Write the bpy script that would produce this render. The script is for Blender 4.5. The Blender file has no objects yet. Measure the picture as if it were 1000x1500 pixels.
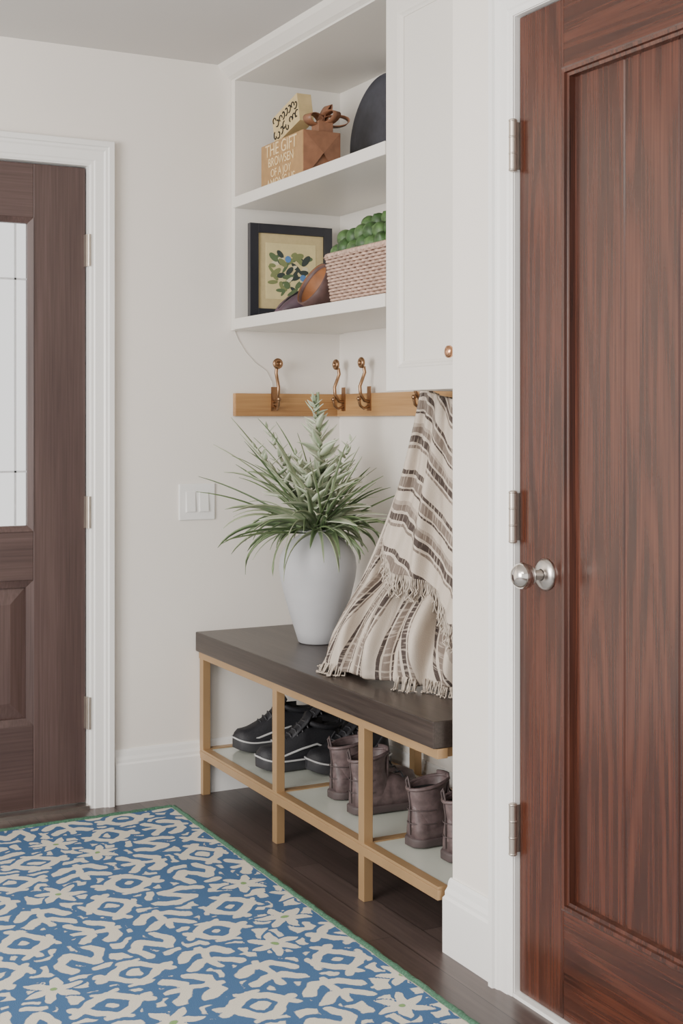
import bpy, bmesh, math, random
import numpy as np
from mathutils import Vector, Matrix
random.seed(7); rng=np.random.RandomState(5)
C=bpy.context.scene.collection
YA=4.106; XB=2.145; XR=1.65; ZC=2.39

# ---------------------------------------------------------------- materials
def newmat(name):
    m=bpy.data.materials.new(name); m.use_nodes=True
    nt=m.node_tree; b=nt.nodes['Principled BSDF']; return m,nt,b
def N(nt,t,**k):
    n=nt.nodes.new(t)
    for a,v in k.items(): setattr(n,a,v)
    return n
def plain(name,col,rough=.5,metal=0,nscale=30,var=.06,bump=.0,spec=None,coat=0):
    m,nt,b=newmat(name)
    tc=N(nt,'ShaderNodeTexCoord'); no=N(nt,'ShaderNodeTexNoise'); no.inputs['Scale'].default_value=nscale; no.inputs['Detail'].default_value=4
    nt.links.new(tc.outputs['Object'],no.inputs['Vector'])
    r=N(nt,'ShaderNodeValToRGB'); c=np.array(col)
    r.color_ramp.elements[0].position=.3; r.color_ramp.elements[1].position=.7
    r.color_ramp.elements[0].color=(*(c*(1-var)),1); r.color_ramp.elements[1].color=(*np.minimum(c*(1+var),1),1)
    nt.links.new(no.outputs['Fac'],r.inputs['Fac']); nt.links.new(r.outputs['Color'],b.inputs['Base Color'])
    b.inputs['Roughness'].default_value=rough; b.inputs['Metallic'].default_value=metal
    if coat: b.inputs['Coat Weight'].default_value=coat; b.inputs['Coat Roughness'].default_value=.15
    if bump:
        bp=N(nt,'ShaderNodeBump'); bp.inputs['Strength'].default_value=bump; bp.inputs['Distance'].default_value=.002
        nt.links.new(no.outputs['Fac'],bp.inputs['Height']); nt.links.new(bp.outputs['Normal'],b.inputs['Normal'])
    return m
def wood(name,dark,mid,light,axis='Z',stretch=14,rings=7,rough=.35,coat=0,ringw=.3,finew=.7,scale=1.0):
    m,nt,b=newmat(name)
    tc=N(nt,'ShaderNodeTexCoord'); oi=N(nt,'ShaderNodeObjectInfo')
    add=N(nt,'ShaderNodeVectorMath',operation='ADD'); mul=N(nt,'ShaderNodeMath',operation='MULTIPLY'); mul.inputs[1].default_value=37.
    nt.links.new(oi.outputs['Random'],mul.inputs[0]); nt.links.new(tc.outputs['Object'],add.inputs[0]); nt.links.new(mul.outputs[0],add.inputs[1])
    def mp(sa,sc):
        p=N(nt,'ShaderNodeMapping'); v=[sc,sc,sc]; v['XYZ'.index(axis)]=sa; p.inputs['Scale'].default_value=v
        nt.links.new(add.outputs[0],p.inputs['Vector']); return p
    m1=mp(.75*scale,stretch*.5*scale); n1=N(nt,'ShaderNodeTexNoise'); n1.inputs['Scale'].default_value=1; n1.inputs['Detail'].default_value=1.5; n1.inputs['Distortion'].default_value=.3
    nt.links.new(m1.outputs[0],n1.inputs['Vector'])
    k=N(nt,'ShaderNodeMath',operation='MULTIPLY'); k.inputs[1].default_value=rings*6.28
    nt.links.new(n1.outputs['Fac'],k.inputs[0]); sn=N(nt,'ShaderNodeMath',operation='SINE'); nt.links.new(k.outputs[0],sn.inputs[0])
    m2=mp(4*scale,190*scale); n2=N(nt,'ShaderNodeTexNoise'); n2.inputs['Scale'].default_value=1; n2.inputs['Detail'].default_value=5
    nt.links.new(m2.outputs[0],n2.inputs['Vector'])
    mr=N(nt,'ShaderNodeMapRange'); mr.inputs['From Min'].default_value=-1; nt.links.new(sn.outputs[0],mr.inputs['Value'])
    mx=N(nt,'ShaderNodeMath',operation='MULTIPLY_ADD'); mx.inputs[1].default_value=ringw
    a2=N(nt,'ShaderNodeMath',operation='MULTIPLY'); a2.inputs[1].default_value=finew
    nt.links.new(n2.outputs['Fac'],a2.inputs[0]); nt.links.new(mr.outputs[0],mx.inputs[0]); nt.links.new(a2.outputs[0],mx.inputs[2])
    r=N(nt,'ShaderNodeValToRGB'); r.color_ramp.elements[0].position=.22; r.color_ramp.elements[1].position=.80
    r.color_ramp.elements[0].color=(*dark,1); r.color_ramp.elements[1].color=(*light,1)
    e=r.color_ramp.elements.new(.5); e.color=(*mid,1)
    nt.links.new(mx.outputs[0],r.inputs['Fac']); nt.links.new(r.outputs['Color'],b.inputs['Base Color'])
    b.inputs['Roughness'].default_value=rough
    if coat: b.inputs['Coat Weight'].default_value=coat; b.inputs['Coat Roughness'].default_value=.2
    bp=N(nt,'ShaderNodeBump'); bp.inputs['Strength'].default_value=.12; bp.inputs['Distance'].default_value=.001
    nt.links.new(n2.outputs['Fac'],bp.inputs['Height']); nt.links.new(bp.outputs['Normal'],b.inputs['Normal'])
    return m
M_wall=plain('wall_paint',(.80,.755,.70),.75,nscale=3,var=.015)
M_ceil=plain('ceiling_paint',(.64,.62,.60),.8,nscale=3,var=.01)
M_trim=plain('trim_paint',(.83,.82,.80),.35,nscale=3,var=.01)
M_cab=plain('cabinet_paint',(.73,.70,.65),.38,nscale=3,var=.01)
mdk,mmd,mlt=(.020,.0065,.0042),(.062,.0185,.0105),(.108,.034,.019)
M_doorR=wood('mahogany',mdk,mmd,mlt,'Z',16,9,.27,coat=.32,ringw=.20,finew=.80)
M_doorRh=wood('mahogany_rail',mdk,mmd,mlt,'Y',16,8,.27,coat=.32,ringw=.18,finew=.80)
M_doorL=wood('walnut_door',(.05,.028,.025),(.078,.046,.041),(.115,.072,.065),'Z',14,3,.42,coat=.15,ringw=.2)
M_doorLh=wood('walnut_door_rail',(.05,.028,.025),(.078,.046,.041),(.115,.072,.065),'X',14,3,.42,coat=.15,ringw=.2)
M_gold=plain('satin_brass_frame',(.43,.275,.14),.38,.4,nscale=8,var=.06)
M_rail=wood('oak_rail',(.28,.14,.055),(.41,.225,.09),(.51,.30,.13),'X',14,4,.4)
M_railY=wood('oak_rail_y',(.28,.14,.055),(.41,.225,.09),(.51,.30,.13),'Y',14,4,.4)
M_top=wood('espresso_top',(.022,.015,.012),(.043,.031,.026),(.075,.056,.047),'Y',14,3,.34,ringw=.25)
M_brass=plain('antique_brass',(.33,.20,.115),.32,1)
M_copper=plain('copper',(.62,.34,.20),.25,1)
M_nickel=plain('satin_nickel',(.62,.58,.54),.28,1)
M_hinge=plain('hinge_metal',(.54,.48,.42),.35,.85)
M_black=plain('black_fabric',(.018,.018,.022),.6,nscale=300,var=.3,bump=.3)
M_blk2=plain('black_rubber',(.035,.035,.04),.5)
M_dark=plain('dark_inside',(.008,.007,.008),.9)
M_grey=plain('reflective_grey',(.50,.50,.50),.4)
M_boot=plain('boot_leather',(.110,.077,.077),.5,nscale=60,var=.3,bump=.3)
M_bsole=plain('boot_sole',(.065,.047,.047),.6)
M_vase=plain('matte_ceramic',(.48,.48,.495),.7,nscale=12,var=.04,bump=.08)
M_glassshelf=plain('shelf_panel',(.62,.65,.58),.12,nscale=2,var=.03,coat=.6)
def floor_mat():
    m,nt,b=newmat('dark_wood_floor')
    tc=N(nt,'ShaderNodeTexCoord'); mp=N(nt,'ShaderNodeMapping'); mp.inputs['Rotation'].default_value=(0,0,math.pi/2)
    nt.links.new(tc.outputs['Object'],mp.inputs['Vector'])
    br=N(nt,'ShaderNodeTexBrick'); br.inputs['Scale'].default_value=1; br.inputs['Brick Width'].default_value=1.1; br.inputs['Row Height'].default_value=.083
    br.inputs['Mortar Size'].default_value=.0012; br.inputs['Color1'].default_value=(.045,.031,.028,1); br.inputs['Color2'].default_value=(.078,.056,.05,1); br.inputs['Mortar'].default_value=(.012,.009,.008,1)
    nt.links.new(mp.outputs[0],br.inputs['Vector'])
    m2=N(nt,'ShaderNodeMapping'); m2.inputs['Scale'].default_value=(90,3,1); nt.links.new(tc.outputs['Object'],m2.inputs['Vector'])
    n=N(nt,'ShaderNodeTexNoise'); n.inputs['Scale'].default_value=1; n.inputs['Detail'].default_value=5; nt.links.new(m2.outputs[0],n.inputs['Vector'])
    r=N(nt,'ShaderNodeMapRange'); r.inputs['To Min'].default_value=.45; r.inputs['To Max'].default_value=1.8; nt.links.new(n.outputs['Fac'],r.inputs['Value'])
    mx=N(nt,'ShaderNodeVectorMath',operation='SCALE'); nt.links.new(br.outputs['Color'],mx.inputs[0]); nt.links.new(r.outputs[0],mx.inputs['Scale'])
    nt.links.new(mx.outputs[0],b.inputs['Base Color']); b.inputs['Roughness'].default_value=.33
    bp=N(nt,'ShaderNodeBump'); bp.inputs['Strength'].default_value=.15; bp.inputs['Distance'].default_value=.001
    nt.links.new(n.outputs['Fac'],bp.inputs['Height']); nt.links.new(bp.outputs['Normal'],b.inputs['Normal'])
    return m
M_floor=floor_mat()

# ---------------------------------------------------------------- mesh helpers
def empty(name):
    e=bpy.data.objects.new(name,None); C.objects.link(e); e.empty_display_size=.05; return e
def mobj(name,verts,faces,mat,parent=None,smooth=False):
    me=bpy.data.meshes.new(name); me.from_pydata([tuple(v) for v in verts],[],faces); me.update()
    bm=bmesh.new(); bm.from_mesh(me); bmesh.ops.recalc_face_normals(bm,faces=bm.faces); bm.to_mesh(me); bm.free()
    o=bpy.data.objects.new(name,me); C.objects.link(o)
    if mat: me.materials.append(mat)
    if parent: o.parent=parent
    if smooth: me.polygons.foreach_set('use_smooth',[True]*len(me.polygons))
    return o
def bevel(o,w,seg=2):
    b=o.modifiers.new('b','BEVEL'); b.width=w; b.segments=seg; b.limit_method='ANGLE'; return o
def box(name,x0,x1,y0,y1,z0,z1,mat,parent=None,bev=0):
    v=[(x,y,z) for x in(x0,x1) for y in(y0,y1) for z in(z0,z1)]
    f=[(0,1,3,2),(4,6,7,5),(0,4,5,1),(2,3,7,6),(0,2,6,4),(1,5,7,3)]
    o=mobj(name,v,f,mat,parent)
    if bev: bevel(o,bev)
    return o
def prism(name,pts,axis,a0,a1,mat,parent=None):
    def P(p,a): return {'X':(a,p[0],p[1]),'Y':(p[0],a,p[1]),'Z':(p[0],p[1],a)}[axis]
    n=len(pts); v=[P(p,a0) for p in pts]+[P(p,a1) for p in pts]
    f=[tuple(range(n)),tuple(range(n,2*n))]+[(i,(i+1)%n,n+(i+1)%n,n+i) for i in range(n)]
    return mobj(name,v,f,mat,parent)
def loft(name,rings,mat,parent=None,cap=True,closed=True,smooth=True):
    n=len(rings[0]); v=[p for r in rings for p in r]; f=[]
    for i in range(len(rings)-1):
        for j in range(n if closed else n-1):
            f.append((i*n+j,i*n+(j+1)%n,(i+1)*n+(j+1)%n,(i+1)*n+j))
    if cap: f+= [tuple(range(n)),tuple(range((len(rings)-1)*n,len(rings)*n))]
    return mobj(name,v,f,mat,parent,smooth)
def lathe(name,prof,mat,parent=None,loc=(0,0,0),axis=(0,0,1),n=40,cap=False,smooth=True):
    q=Vector((0,0,1)).rotation_difference(Vector(axis)).to_matrix(); L=Vector(loc)
    rings=[[L+q@Vector((r*math.cos(2*math.pi*k/n),r*math.sin(2*math.pi*k/n),z)) for k in range(n)] for r,z in prof]
    return loft(name,rings,mat,parent,cap=cap,smooth=smooth)
def tube(name,pts,r,mat,parent=None,res=3,cyc=False,radii=None):
    cu=bpy.data.curves.new(name,'CURVE'); cu.dimensions='3D'; cu.bevel_depth=r; cu.bevel_resolution=res; cu.use_fill_caps=True
    lst=pts if isinstance(pts[0][0],(tuple,list,Vector)) else [pts]
    for pl in lst:
        s=cu.splines.new('POLY'); s.points.add(len(pl)-1)
        for i,p in enumerate(pl):
            s.points[i].co=(*p,1)
            if radii: s.points[i].radius=radii[i]
        s.use_cyclic_u=cyc
    o=bpy.data.objects.new(name,cu); C.objects.link(o); cu.materials.append(mat)
    dg=bpy.context.evaluated_depsgraph_get(); me=bpy.data.meshes.new_from_object(o.evaluated_get(dg)); bpy.data.objects.remove(o)
    o=bpy.data.objects.new(name,me); C.objects.link(o); me.polygons.foreach_set('use_smooth',[True]*len(me.polygons))
    if not me.materials: me.materials.append(mat)
    if parent: o.parent=parent
    return o
def ball(name,c,r,mat,parent=None,sc=(1,1,1)):
    bm=bmesh.new(); bmesh.ops.create_uvsphere(bm,u_segments=24,v_segments=14,radius=1)
    for v in bm.verts: v.co=Vector((v.co.x*r*sc[0]+c[0],v.co.y*r*sc[1]+c[1],v.co.z*r*sc[2]+c[2]))
    me=bpy.data.meshes.new(name); bm.to_mesh(me); bm.free(); me.materials.append(mat)
    me.polygons.foreach_set('use_smooth',[True]*len(me.polygons))
    o=bpy.data.objects.new(name,me); C.objects.link(o)
    if parent: o.parent=parent
    return o

# ---------------------------------------------------------------- room shell
box('floor',-2.6,2.3,-1.2,4.3,-.05,0,M_floor)
box('ceiling',-2.6,2.3,-1.2,4.3,ZC,ZC+.05,M_ceil)
DX0,DX1=.335,1.255; DT=2.02
wa=empty('wall_back')
box('wall_segment_right',DX1+.002,2.25,YA,YA+.13,0,ZC,M_wall,wa)
box('wall_segment_header',DX0,DX1+.002,YA,YA+.13,DT+.002,ZC,M_wall,wa)
box('wall_segment_left',-2.6,DX0,YA,YA+.13,0,ZC,M_wall,wa)
box('wall_nook',XB,XB+.1,2.6,YA,0,ZC,M_wall)
RY0,RY1=1.555,2.345; RT=2.075
wr=empty('wall_right')
box('stub',XR,XB+.1,RY1+.012,2.60,0,ZC,M_wall,wr)
box('over_door',XR,XR+.13,1.53,RY1+.012,2.09,ZC,M_wall,wr)
box('beyond_door',XR,XR+.13,-1.2,1.53,0,ZC,M_wall,wr)
box('closet_back',XR+.13,XR+.15,1.4,RY1+.012,0,ZC,M_wall,wr)

bp=[(0,0),(.017,0),(.017,.125),(.013,.131),(.013,.140),(.009,.150),(.007,.165),(.004,.172),(0,.172)]
prism('baseboard_back',[(YA-a,z) for a,z in bp],'X',1.338,XB,M_trim)
prism('baseboard_back_left',[(YA-a,z) for a,z in bp],'X',-2.6,.252,M_trim)
bbr=empty('baseboard_right')
def mring(nm,profs,mat,par):
    n=len(profs[0]); v=[p for r in profs for p in r]; f=[tuple(range(n)),tuple(range((len(profs)-1)*n,len(profs)*n))]
    for i in range(len(profs)-1):
        for j in range(n): f.append((i*n+j,i*n+(j+1)%n,(i+1)*n+(j+1)%n,(i+1)*n+j))
    return mobj(nm,v,f,mat,par)
mring('mitred_run',[[(XR-a,2.417,z) for a,z in bp],[(XR-a,2.6+a,z) for a,z in bp],[(XB,2.6+a,z) for a,z in bp]],M_trim,bbr)
prism('baseboard_nook',[(XB-a,z) for a,z in bp],'Y',2.62,YA-.02,M_trim)
prism('trim_crown',[(1.738,2.345),(1.725,2.352),(1.70,2.375),(1.692,ZC),(1.738,ZC)],'Y',2.6,YA,M_cab)

def casprof(w=.078):
    return [(0,0),(0,.012),(.004,.014),(.012,.014),(.016,.017),(w*.55,.018),(w*.62,.022),(w*.72,.022),(w*.76,.028),(w*.96,.028),(w,.024),(w,0)]
def casing_run(nm,prof,x0,x1,top,mapf,par):
    P=[]
    P.append([mapf(x0-a,t,0) for a,t in prof]); P.append([mapf(x0-a,t,top+a) for a,t in prof])
    P.append([mapf(x1+a,t,top+a) for a,t in prof]); P.append([mapf(x1+a,t,0) for a,t in prof])
    mring(nm,P,M_trim,par)
trL=empty('trim_front_door')
casing_run('casing',casprof(),DX0,DX1,DT,lambda h,t,z:(h,YA-t,z),trL)
box('jamb_r',DX1-.003,DX1+.002,YA-.009,YA+.13,0,DT+.002,M_trim,trL)
box('jamb_top',DX0,DX1-.003,YA-.009,YA+.13,DT-.003,DT+.002,M_trim,trL)
box('sill',DX0,DX1-.004,YA-.02,YA+.13,0,.012,M_nickel,trL)
trR=empty('trim_closet_door')
casing_run('casing',casprof(.072),RY0-.01,RY1,RT,lambda h,t,z:(XR-t,h,z),trR)
box('jamb',XR-.008,XR+.13,RY1-.0015,RY1+.012,0,RT+.002,M_trim,trR)
box('jamb_head',XR-.008,XR+.13,RY0,RY1-.0015,RT-.0015,RT+.015,M_trim,trR)
box('saddle',XR-.012,XR+.13,RY0,RY1-.0015,0,.008,M_trim,trR)

# ---------------------------------------------------------------- front door (glazed)
d1=empty('door_1')
FY=YA+.012; BY=FY+.045
box('stile_hinge',1.083,DX1-.007,FY,BY,.016,DT-.007,M_doorL,d1,.002)
box('stile_lock',DX0+.005,.507,FY,BY,.016,DT-.007,M_doorL,d1,.002)
box('rail_top',.507,1.083,FY,BY,1.845,DT-.007,M_doorLh,d1,.002)
box('rail_mid',.507,1.083,FY,BY,.724,.875,M_doorLh,d1,.002)
box('rail_bottom',.507,1.083,FY,BY,.016,.276,M_doorLh,d1,.002)
def frame_mould(nm,x0,x1,z0,z1,w,out,mat,par,y):
    for n_,pts in (('l',[(x0,z0),(x0+w,z0+w),(x0+w,z1-w),(x0,z1)]),('r',[(x1,z0),(x1-w,z0+w),(x1-w,z1-w),(x1,z1)]),('b',[(x0,z0),(x0+w,z0+w),(x1-w,z0+w),(x1,z0)]),('t',[(x0,z1),(x0+w,z1-w),(x1-w,z1-w),(x1,z1)])):
        v=[(p[0],y-out*(1 if i in(0,3) else .0),p[1]) for i,p in enumerate(pts)]+[(p[0],y+.02,p[1]) for p in pts]
        mobj(nm+n_,v,[(0,1,2,3),(4,5,6,7),(0,1,5,4),(1,2,6,5),(2,3,7,6),(3,0,4,7)],mat,par)
frame_mould('glass_bead_',.507,1.083,.875,1.845,.018,.007,M_doorL,d1,FY+.004)
frame_mould('panel_bead_',.507,1.083,.276,.724,.022,.006,M_doorL,d1,FY+.006)
def raised(nm,x0,x1,z0,z1,mat,par,y,w=.05):
    v=[(x0,y+.014,z0),(x1,y+.014,z0),(x1,y+.014,z1),(x0,y+.014,z1),(x0+w,y+.002,z0+w),(x1-w,y+.002,z0+w),(x1-w,y+.002,z1-w),(x0+w,y+.002,z1-w)]
    v+=[(x0,y+.03,z0),(x1,y+.03,z0),(x1,y+.03,z1),(x0,y+.03,z1)]
    mobj(nm,v,[(4,5,6,7),(0,1,5,4),(1,2,6,5),(2,3,7,6),(3,0,4,7),(8,9,10,11),(0,1,9,8),(1,2,10,9),(2,3,11,10),(3,0,8,11)],mat,par)
raised('raised_panel',.529,1.061,.298,.702,M_doorL,d1,FY)
mg,nt,b=newmat('door_glass'); b.inputs['Base Color'].default_value=(1,1,1,1); b.inputs['Transmission Weight'].default_value=1; b.inputs['Roughness'].default_value=.04; b.inputs['IOR'].default_value=1.15
no=N(nt,'ShaderNodeTexNoise'); no.inputs['Scale'].default_value=60; bpn=N(nt,'ShaderNodeBump'); bpn.inputs['Strength'].default_value=.3; bpn.inputs['Distance'].default_value=.002
tc=N(nt,'ShaderNodeTexCoord'); nt.links.new(tc.outputs['Object'],no.inputs['Vector']); nt.links.new(no.outputs['Fac'],bpn.inputs['Height']); nt.links.new(bpn.outputs['Normal'],b.inputs['Normal'])
box('glass',.520,1.068,FY+.018,FY+.026,.888,1.832,mg,d1)
M_came=plain('lead_came',(.62,.63,.65),.4,.4)
for z in (1.655,1.06): box('came_h',.522,1.066,FY+.012,FY+.018,z-.003,z+.003,M_came,d1)
for x in (.62,1.03): box('came_v',x-.003,x+.003,FY+.012,FY+.018,.89,1.83,M_came,d1)
for z in (1.752,.93,.30):
    tube('hinge_barrel',[(DX1-.003,YA-.014,z-.05),(DX1-.003,YA-.014,z+.05)],.006,M_hinge,d1)
    box('hinge_leaf',DX1-.012,DX1-.0045,YA-.012,FY+.001,z-.05,z+.05,M_hinge,d1)

# ---------------------------------------------------------------- closet door (mahogany)
d2=empty('door_2'); LX=XR+.003
py1,py0=2.19,1.70; pz0,pz1=.232,1.93
box('stile_left',LX,LX+.04,py1,RY1-.0035,.010,RT-.004,M_doorR,d2,.002)
box('stile_right',LX,LX+.04,RY0+.003,py0,.010,RT-.004,M_doorR,d2,.002)
box('rail_top',LX,LX+.04,py0,py1,pz1,RT-.004,M_doorRh,d2,.002)
box('rail_bottom',LX,LX+.04,py0,py1,.010,pz0,M_doorRh,d2,.002)
mp_=[(0,-.005),(.005,-.008),(.012,-.007),(.0135,-.001),(.020,.000),(.022,.014),(.0225,.03),(0,.03)]
def ring_mould(nm,prof,y0,y1,z0,z1,x,mat,par):
    corners=[(y0,z0,1,1),(y1,z0,-1,1),(y1,z1,-1,-1),(y0,z1,1,-1)]
    rings=[[(x+d,cy+sy*a,cz+sz*a) for a,d in prof] for cy,cz,sy,sz in corners]
    n=len(prof); v=[p for r in rings for p in r]; f=[]
    for i in range(4):
        for j in range(n): f.append((i*n+j,i*n+(j+1)%n,((i+1)%4)*n+(j+1)%n,((i+1)%4)*n+j))
    mobj(nm,v,f,mat,par)
ring_mould('panel_moulding',mp_,py0,py1,pz0,pz1,LX,M_doorR,d2)
pl=[2.172,2.016,1.864,1.718]
for i in range(3):
    a,bb=pl[i+1]+.0004,pl[i]-.0004
    e1=.0025 if i<2 else 0
    prism('plank_%d'%i,[(LX+.036,a),(LX+.0155,a),(LX+.013,a+.0025),(LX+.013,bb-.0025),(LX+.0155,bb),(LX+.036,bb)] if i else [(LX+.036,a),(LX+.0155,a),(LX+.013,a+.0025),(LX+.013,bb),(LX+.036,bb)],'Z',pz0+.015,pz1-.015,M_doorR,d2)
for z in (1.80,1.015,.355):
    tube('hinge_barrel',[(XR-.014,RY1-.003,z-.052),(XR-.014,RY1-.003,z+.052)],.0085,M_hinge,d2)
    for dz in(-.052,-.0175,.0175,.052): ball('hinge_tip',(XR-.014,RY1-.003,z+dz),.0093,M_hinge,d2,(1,1,.5))
    box('hinge_leaf',XR-.012,LX+.001,RY1-.0035,RY1-.0018,z-.05,z+.05,M_hinge,d2)
ky,kz=2.248,.902
lathe('knob_rose',[(0,0),(.033,0),(.033,.003),(.028,.009),(.016,.012),(.012,.013)],M_nickel,d2,(LX,ky,kz),(-1,0,0))
lathe('knob_neck',[(.011,.008),(.010,.03),(.014,.036)],M_nickel,d2,(LX,ky,kz),(-1,0,0))
mk=plain('polished_knob',(.66,.62,.58),.14,1)
lathe('knob_ball',[(.010,.032),(.019,.037),(.0255,.048),(.0275,.058),(.025,.068),(.018,.076),(.008,.080),(0,.0805)],mk,d2,(LX,ky,kz),(-1,0,0))

# ---------------------------------------------------------------- cabinet + shelves
CX=1.739
cab=empty('wall_cabinet')
box('carcass',CX+.022,XB-.002,2.602,3.067,1.297,ZC-.002,M_cab,cab)
d0,d1_=2.606,3.066
box('door_backing',CX+.012,CX+.022,d0,d1_,1.295,2.335,M_cab,cab)
for nm,a in (('door_stile_left',(3.006,d1_,1.295,2.335)),('door_stile_right',(d0,2.666,1.295,2.335)),('door_rail_bottom',(2.666,3.006,1.295,1.355)),('door_rail_top',(2.666,3.006,2.275,2.335))):
    box(nm,CX,CX+.014,a[0],a[1],a[2],a[3],M_cab,cab,.0015)
ring_mould('door_bead',[(0,0),(.006,.002),(.010,.006),(.016,.009),(.016,.014),(0,.014)],2.666,3.006,1.355,2.275,CX,M_cab,cab)
box('header',CX,CX+.022,2.606,3.067,2.338,ZC-.002,M_cab,cab)
lathe('cabinet_knob',[(.006,0),(.005,.012),(.012,.017),(.0155,.023),(.0145,.029),(.008,.033),(0,.034)],M_copper,cab,(CX,2.718,1.383),(-1,0,0))
sh=empty('wall_shelf_unit')
box('side_panel',CX,XB-.002,YA-.032,YA-.001,1.515,ZC-.002,M_cab,sh,.001)
box('divider_panel',CX+.022,XB-.016,3.0675,3.083,1.515,ZC-.002,M_cab,sh)
box('back_panel',XB-.015,XB-.002,3.068,YA-.032,1.518,ZC-.003,M_cab,sh)
box('top_header',CX,XB-.015,3.0675,YA-.032,2.338,ZC-.002,M_cab,sh,.001)
box('shelf_lower',CX-.004,XB-.015,3.0675,YA-.025,1.517,1.553,M_cab,sh,.002)
box('shelf_upper',CX-.004,XB-.015,3.0675,YA-.025,1.917,1.953,M_cab,sh,.002)
tube('thin_wall_curve',[(1.75,YA-.004,1.514),(1.763,YA-.004,1.485),(1.79,YA-.004,1.445),(1.825,YA-.004,1.41),(1.865,YA-.004,1.385),(1.885,YA-.006,1.345),(1.888,YA-.006,1.31)],.0013,M_cab,sh,2)  # thin curved line on the back wall below the lower shelf

# ---------------------------------------------------------------- hook rail
hr=empty('coat_hook_rail')
box('board_back',1.745,XB-.001,YA-.023,YA-.001,1.232,1.308,M_rail,hr,.002)
box('board_side',XB-.023,XB-.001,2.63,YA-.024,1.232,1.308,M_railY,hr,.002)
def hook(p,d):
    p=Vector(p); d=Vector(d); up=Vector((0,0,1)); s_=d.cross(up)
    pl=[p+s_*a*.011+up*b for a,b in((-1,-.045),(1,-.045),(1,.035),(-1,.035))]
    v=pl+[q+d*.004 for q in pl]; mobj('hook_plate',v,[(0,1,2,3),(4,5,6,7),(0,1,5,4),(1,2,6,5),(2,3,7,6),(3,0,4,7)],M_brass,hr)
    path=[p+d*.004+up*-.015,p+d*.02+up*-.012,p+d*.034+up*.01,p+d*.036+up*.035,p+d*.026+up*.06,p+d*.018+up*.08,p+d*.022+up*.10]
    tube('hook_stem',path,.0056,M_brass,hr,4)
    c=p+d*.028+up*.112
    ring=[c+s_*.012*math.cos(t)+up*.012*math.sin(t)+d*.003 for t in np.linspace(0,2*math.pi,20)[:-1]]
    tube('hook_ring',ring,.0065,M_brass,hr,4,True)
    lathe('hook_cap',[(0,.006),(.009,.004),(.012,0),(.012,-.004),(0,-.005)],M_brass,hr,tuple(c),tuple(d),20)
    path=[p+d*.004+up*-.03,p+d*.022+up*-.038,p+d*.036+up*-.028,p+d*.04+up*-.01]
    tube('hook_lower',path,.005,M_brass,hr,4); ball('hook_tip',p+d*.04+up*-.006,.008,M_brass,hr)
hook((1.885,YA-.023,1.295),(0,-1,0)); 
for y in (4.03,3.85,3.5): hook((XB-.023,y,1.295),(-1,0,0))

# ---------------------------------------------------------------- bench
be=empty('entry_bench'); BF=1.612; B0,B1=2.622,YA-.003; BB=XB-.02
box('top_slab',BF,BB,B0,B1,.465,.528,M_top,be,.003)
lx=1.625; lw=.030
def leg(y0,x0=lx): box('leg',x0,x0+.026,y0,y0+lw,0,.441,M_gold,be,.001)
LY=[B1-.034,3.502,2.978]
for y in LY: leg(y); leg(y,BB-.04)
leg(B0+.005,BB-.04)
box('apron_front',lx-.002,lx+.026,B0,B1-.003,.441,.4645,M_gold,be,.001)
box('apron_back',BB-.04,BB-.015,B0,B1-.02,.441,.4645,M_gold,be,.001)
box('rail_front',lx-.002,lx+.026,B0,B1-.003,.117,.141,M_gold,be,.001)
box('rail_back',BB-.04,BB-.015,B0,B1-.02,.117,.141,M_gold,be,.001)
for y in LY+[B0+.005]:
    box('cross_rail',lx+.026,BB-.04,y+.002,y+lw-.002,.118,.140,M_gold,be,.001)
    box('cross_top',lx+.026,BB-.04,y+.002,y+lw-.002,.442,.464,M_gold,be,.001)
box('shelf_panel',lx+.024,BB-.04,B0+.01,B1-.006,.1395,.1455,M_glassshelf,be)
for y in LY: box('shelf_strip',lx+.027,BB-.04,y+.001,y+lw-.001,.1455,.149,M_gold,be,.001)
box('shelf_strip_front',lx-.001,lx+.026,B0,B1-.004,.141,.1485,M_gold,be,.001)
SZ=.1462

# ---------------------------------------------------------------- light switch
ls=empty('light_switch')
box('plate',1.554,1.680,YA-.007,YA-.0005,.893,1.012,M_trim,ls,.003)
for x in (1.577,1.623):
    box('rocker_bezel',x,x+.034,YA-.0085,YA-.007,.918,.987,M_trim,ls,.0005)
    prism('rocker',[(YA-.0085,.921),(YA-.0135,.921),(YA-.0095,.984),(YA-.0085,.984)],'X',x+.002,x+.032,M_trim,ls)

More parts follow.
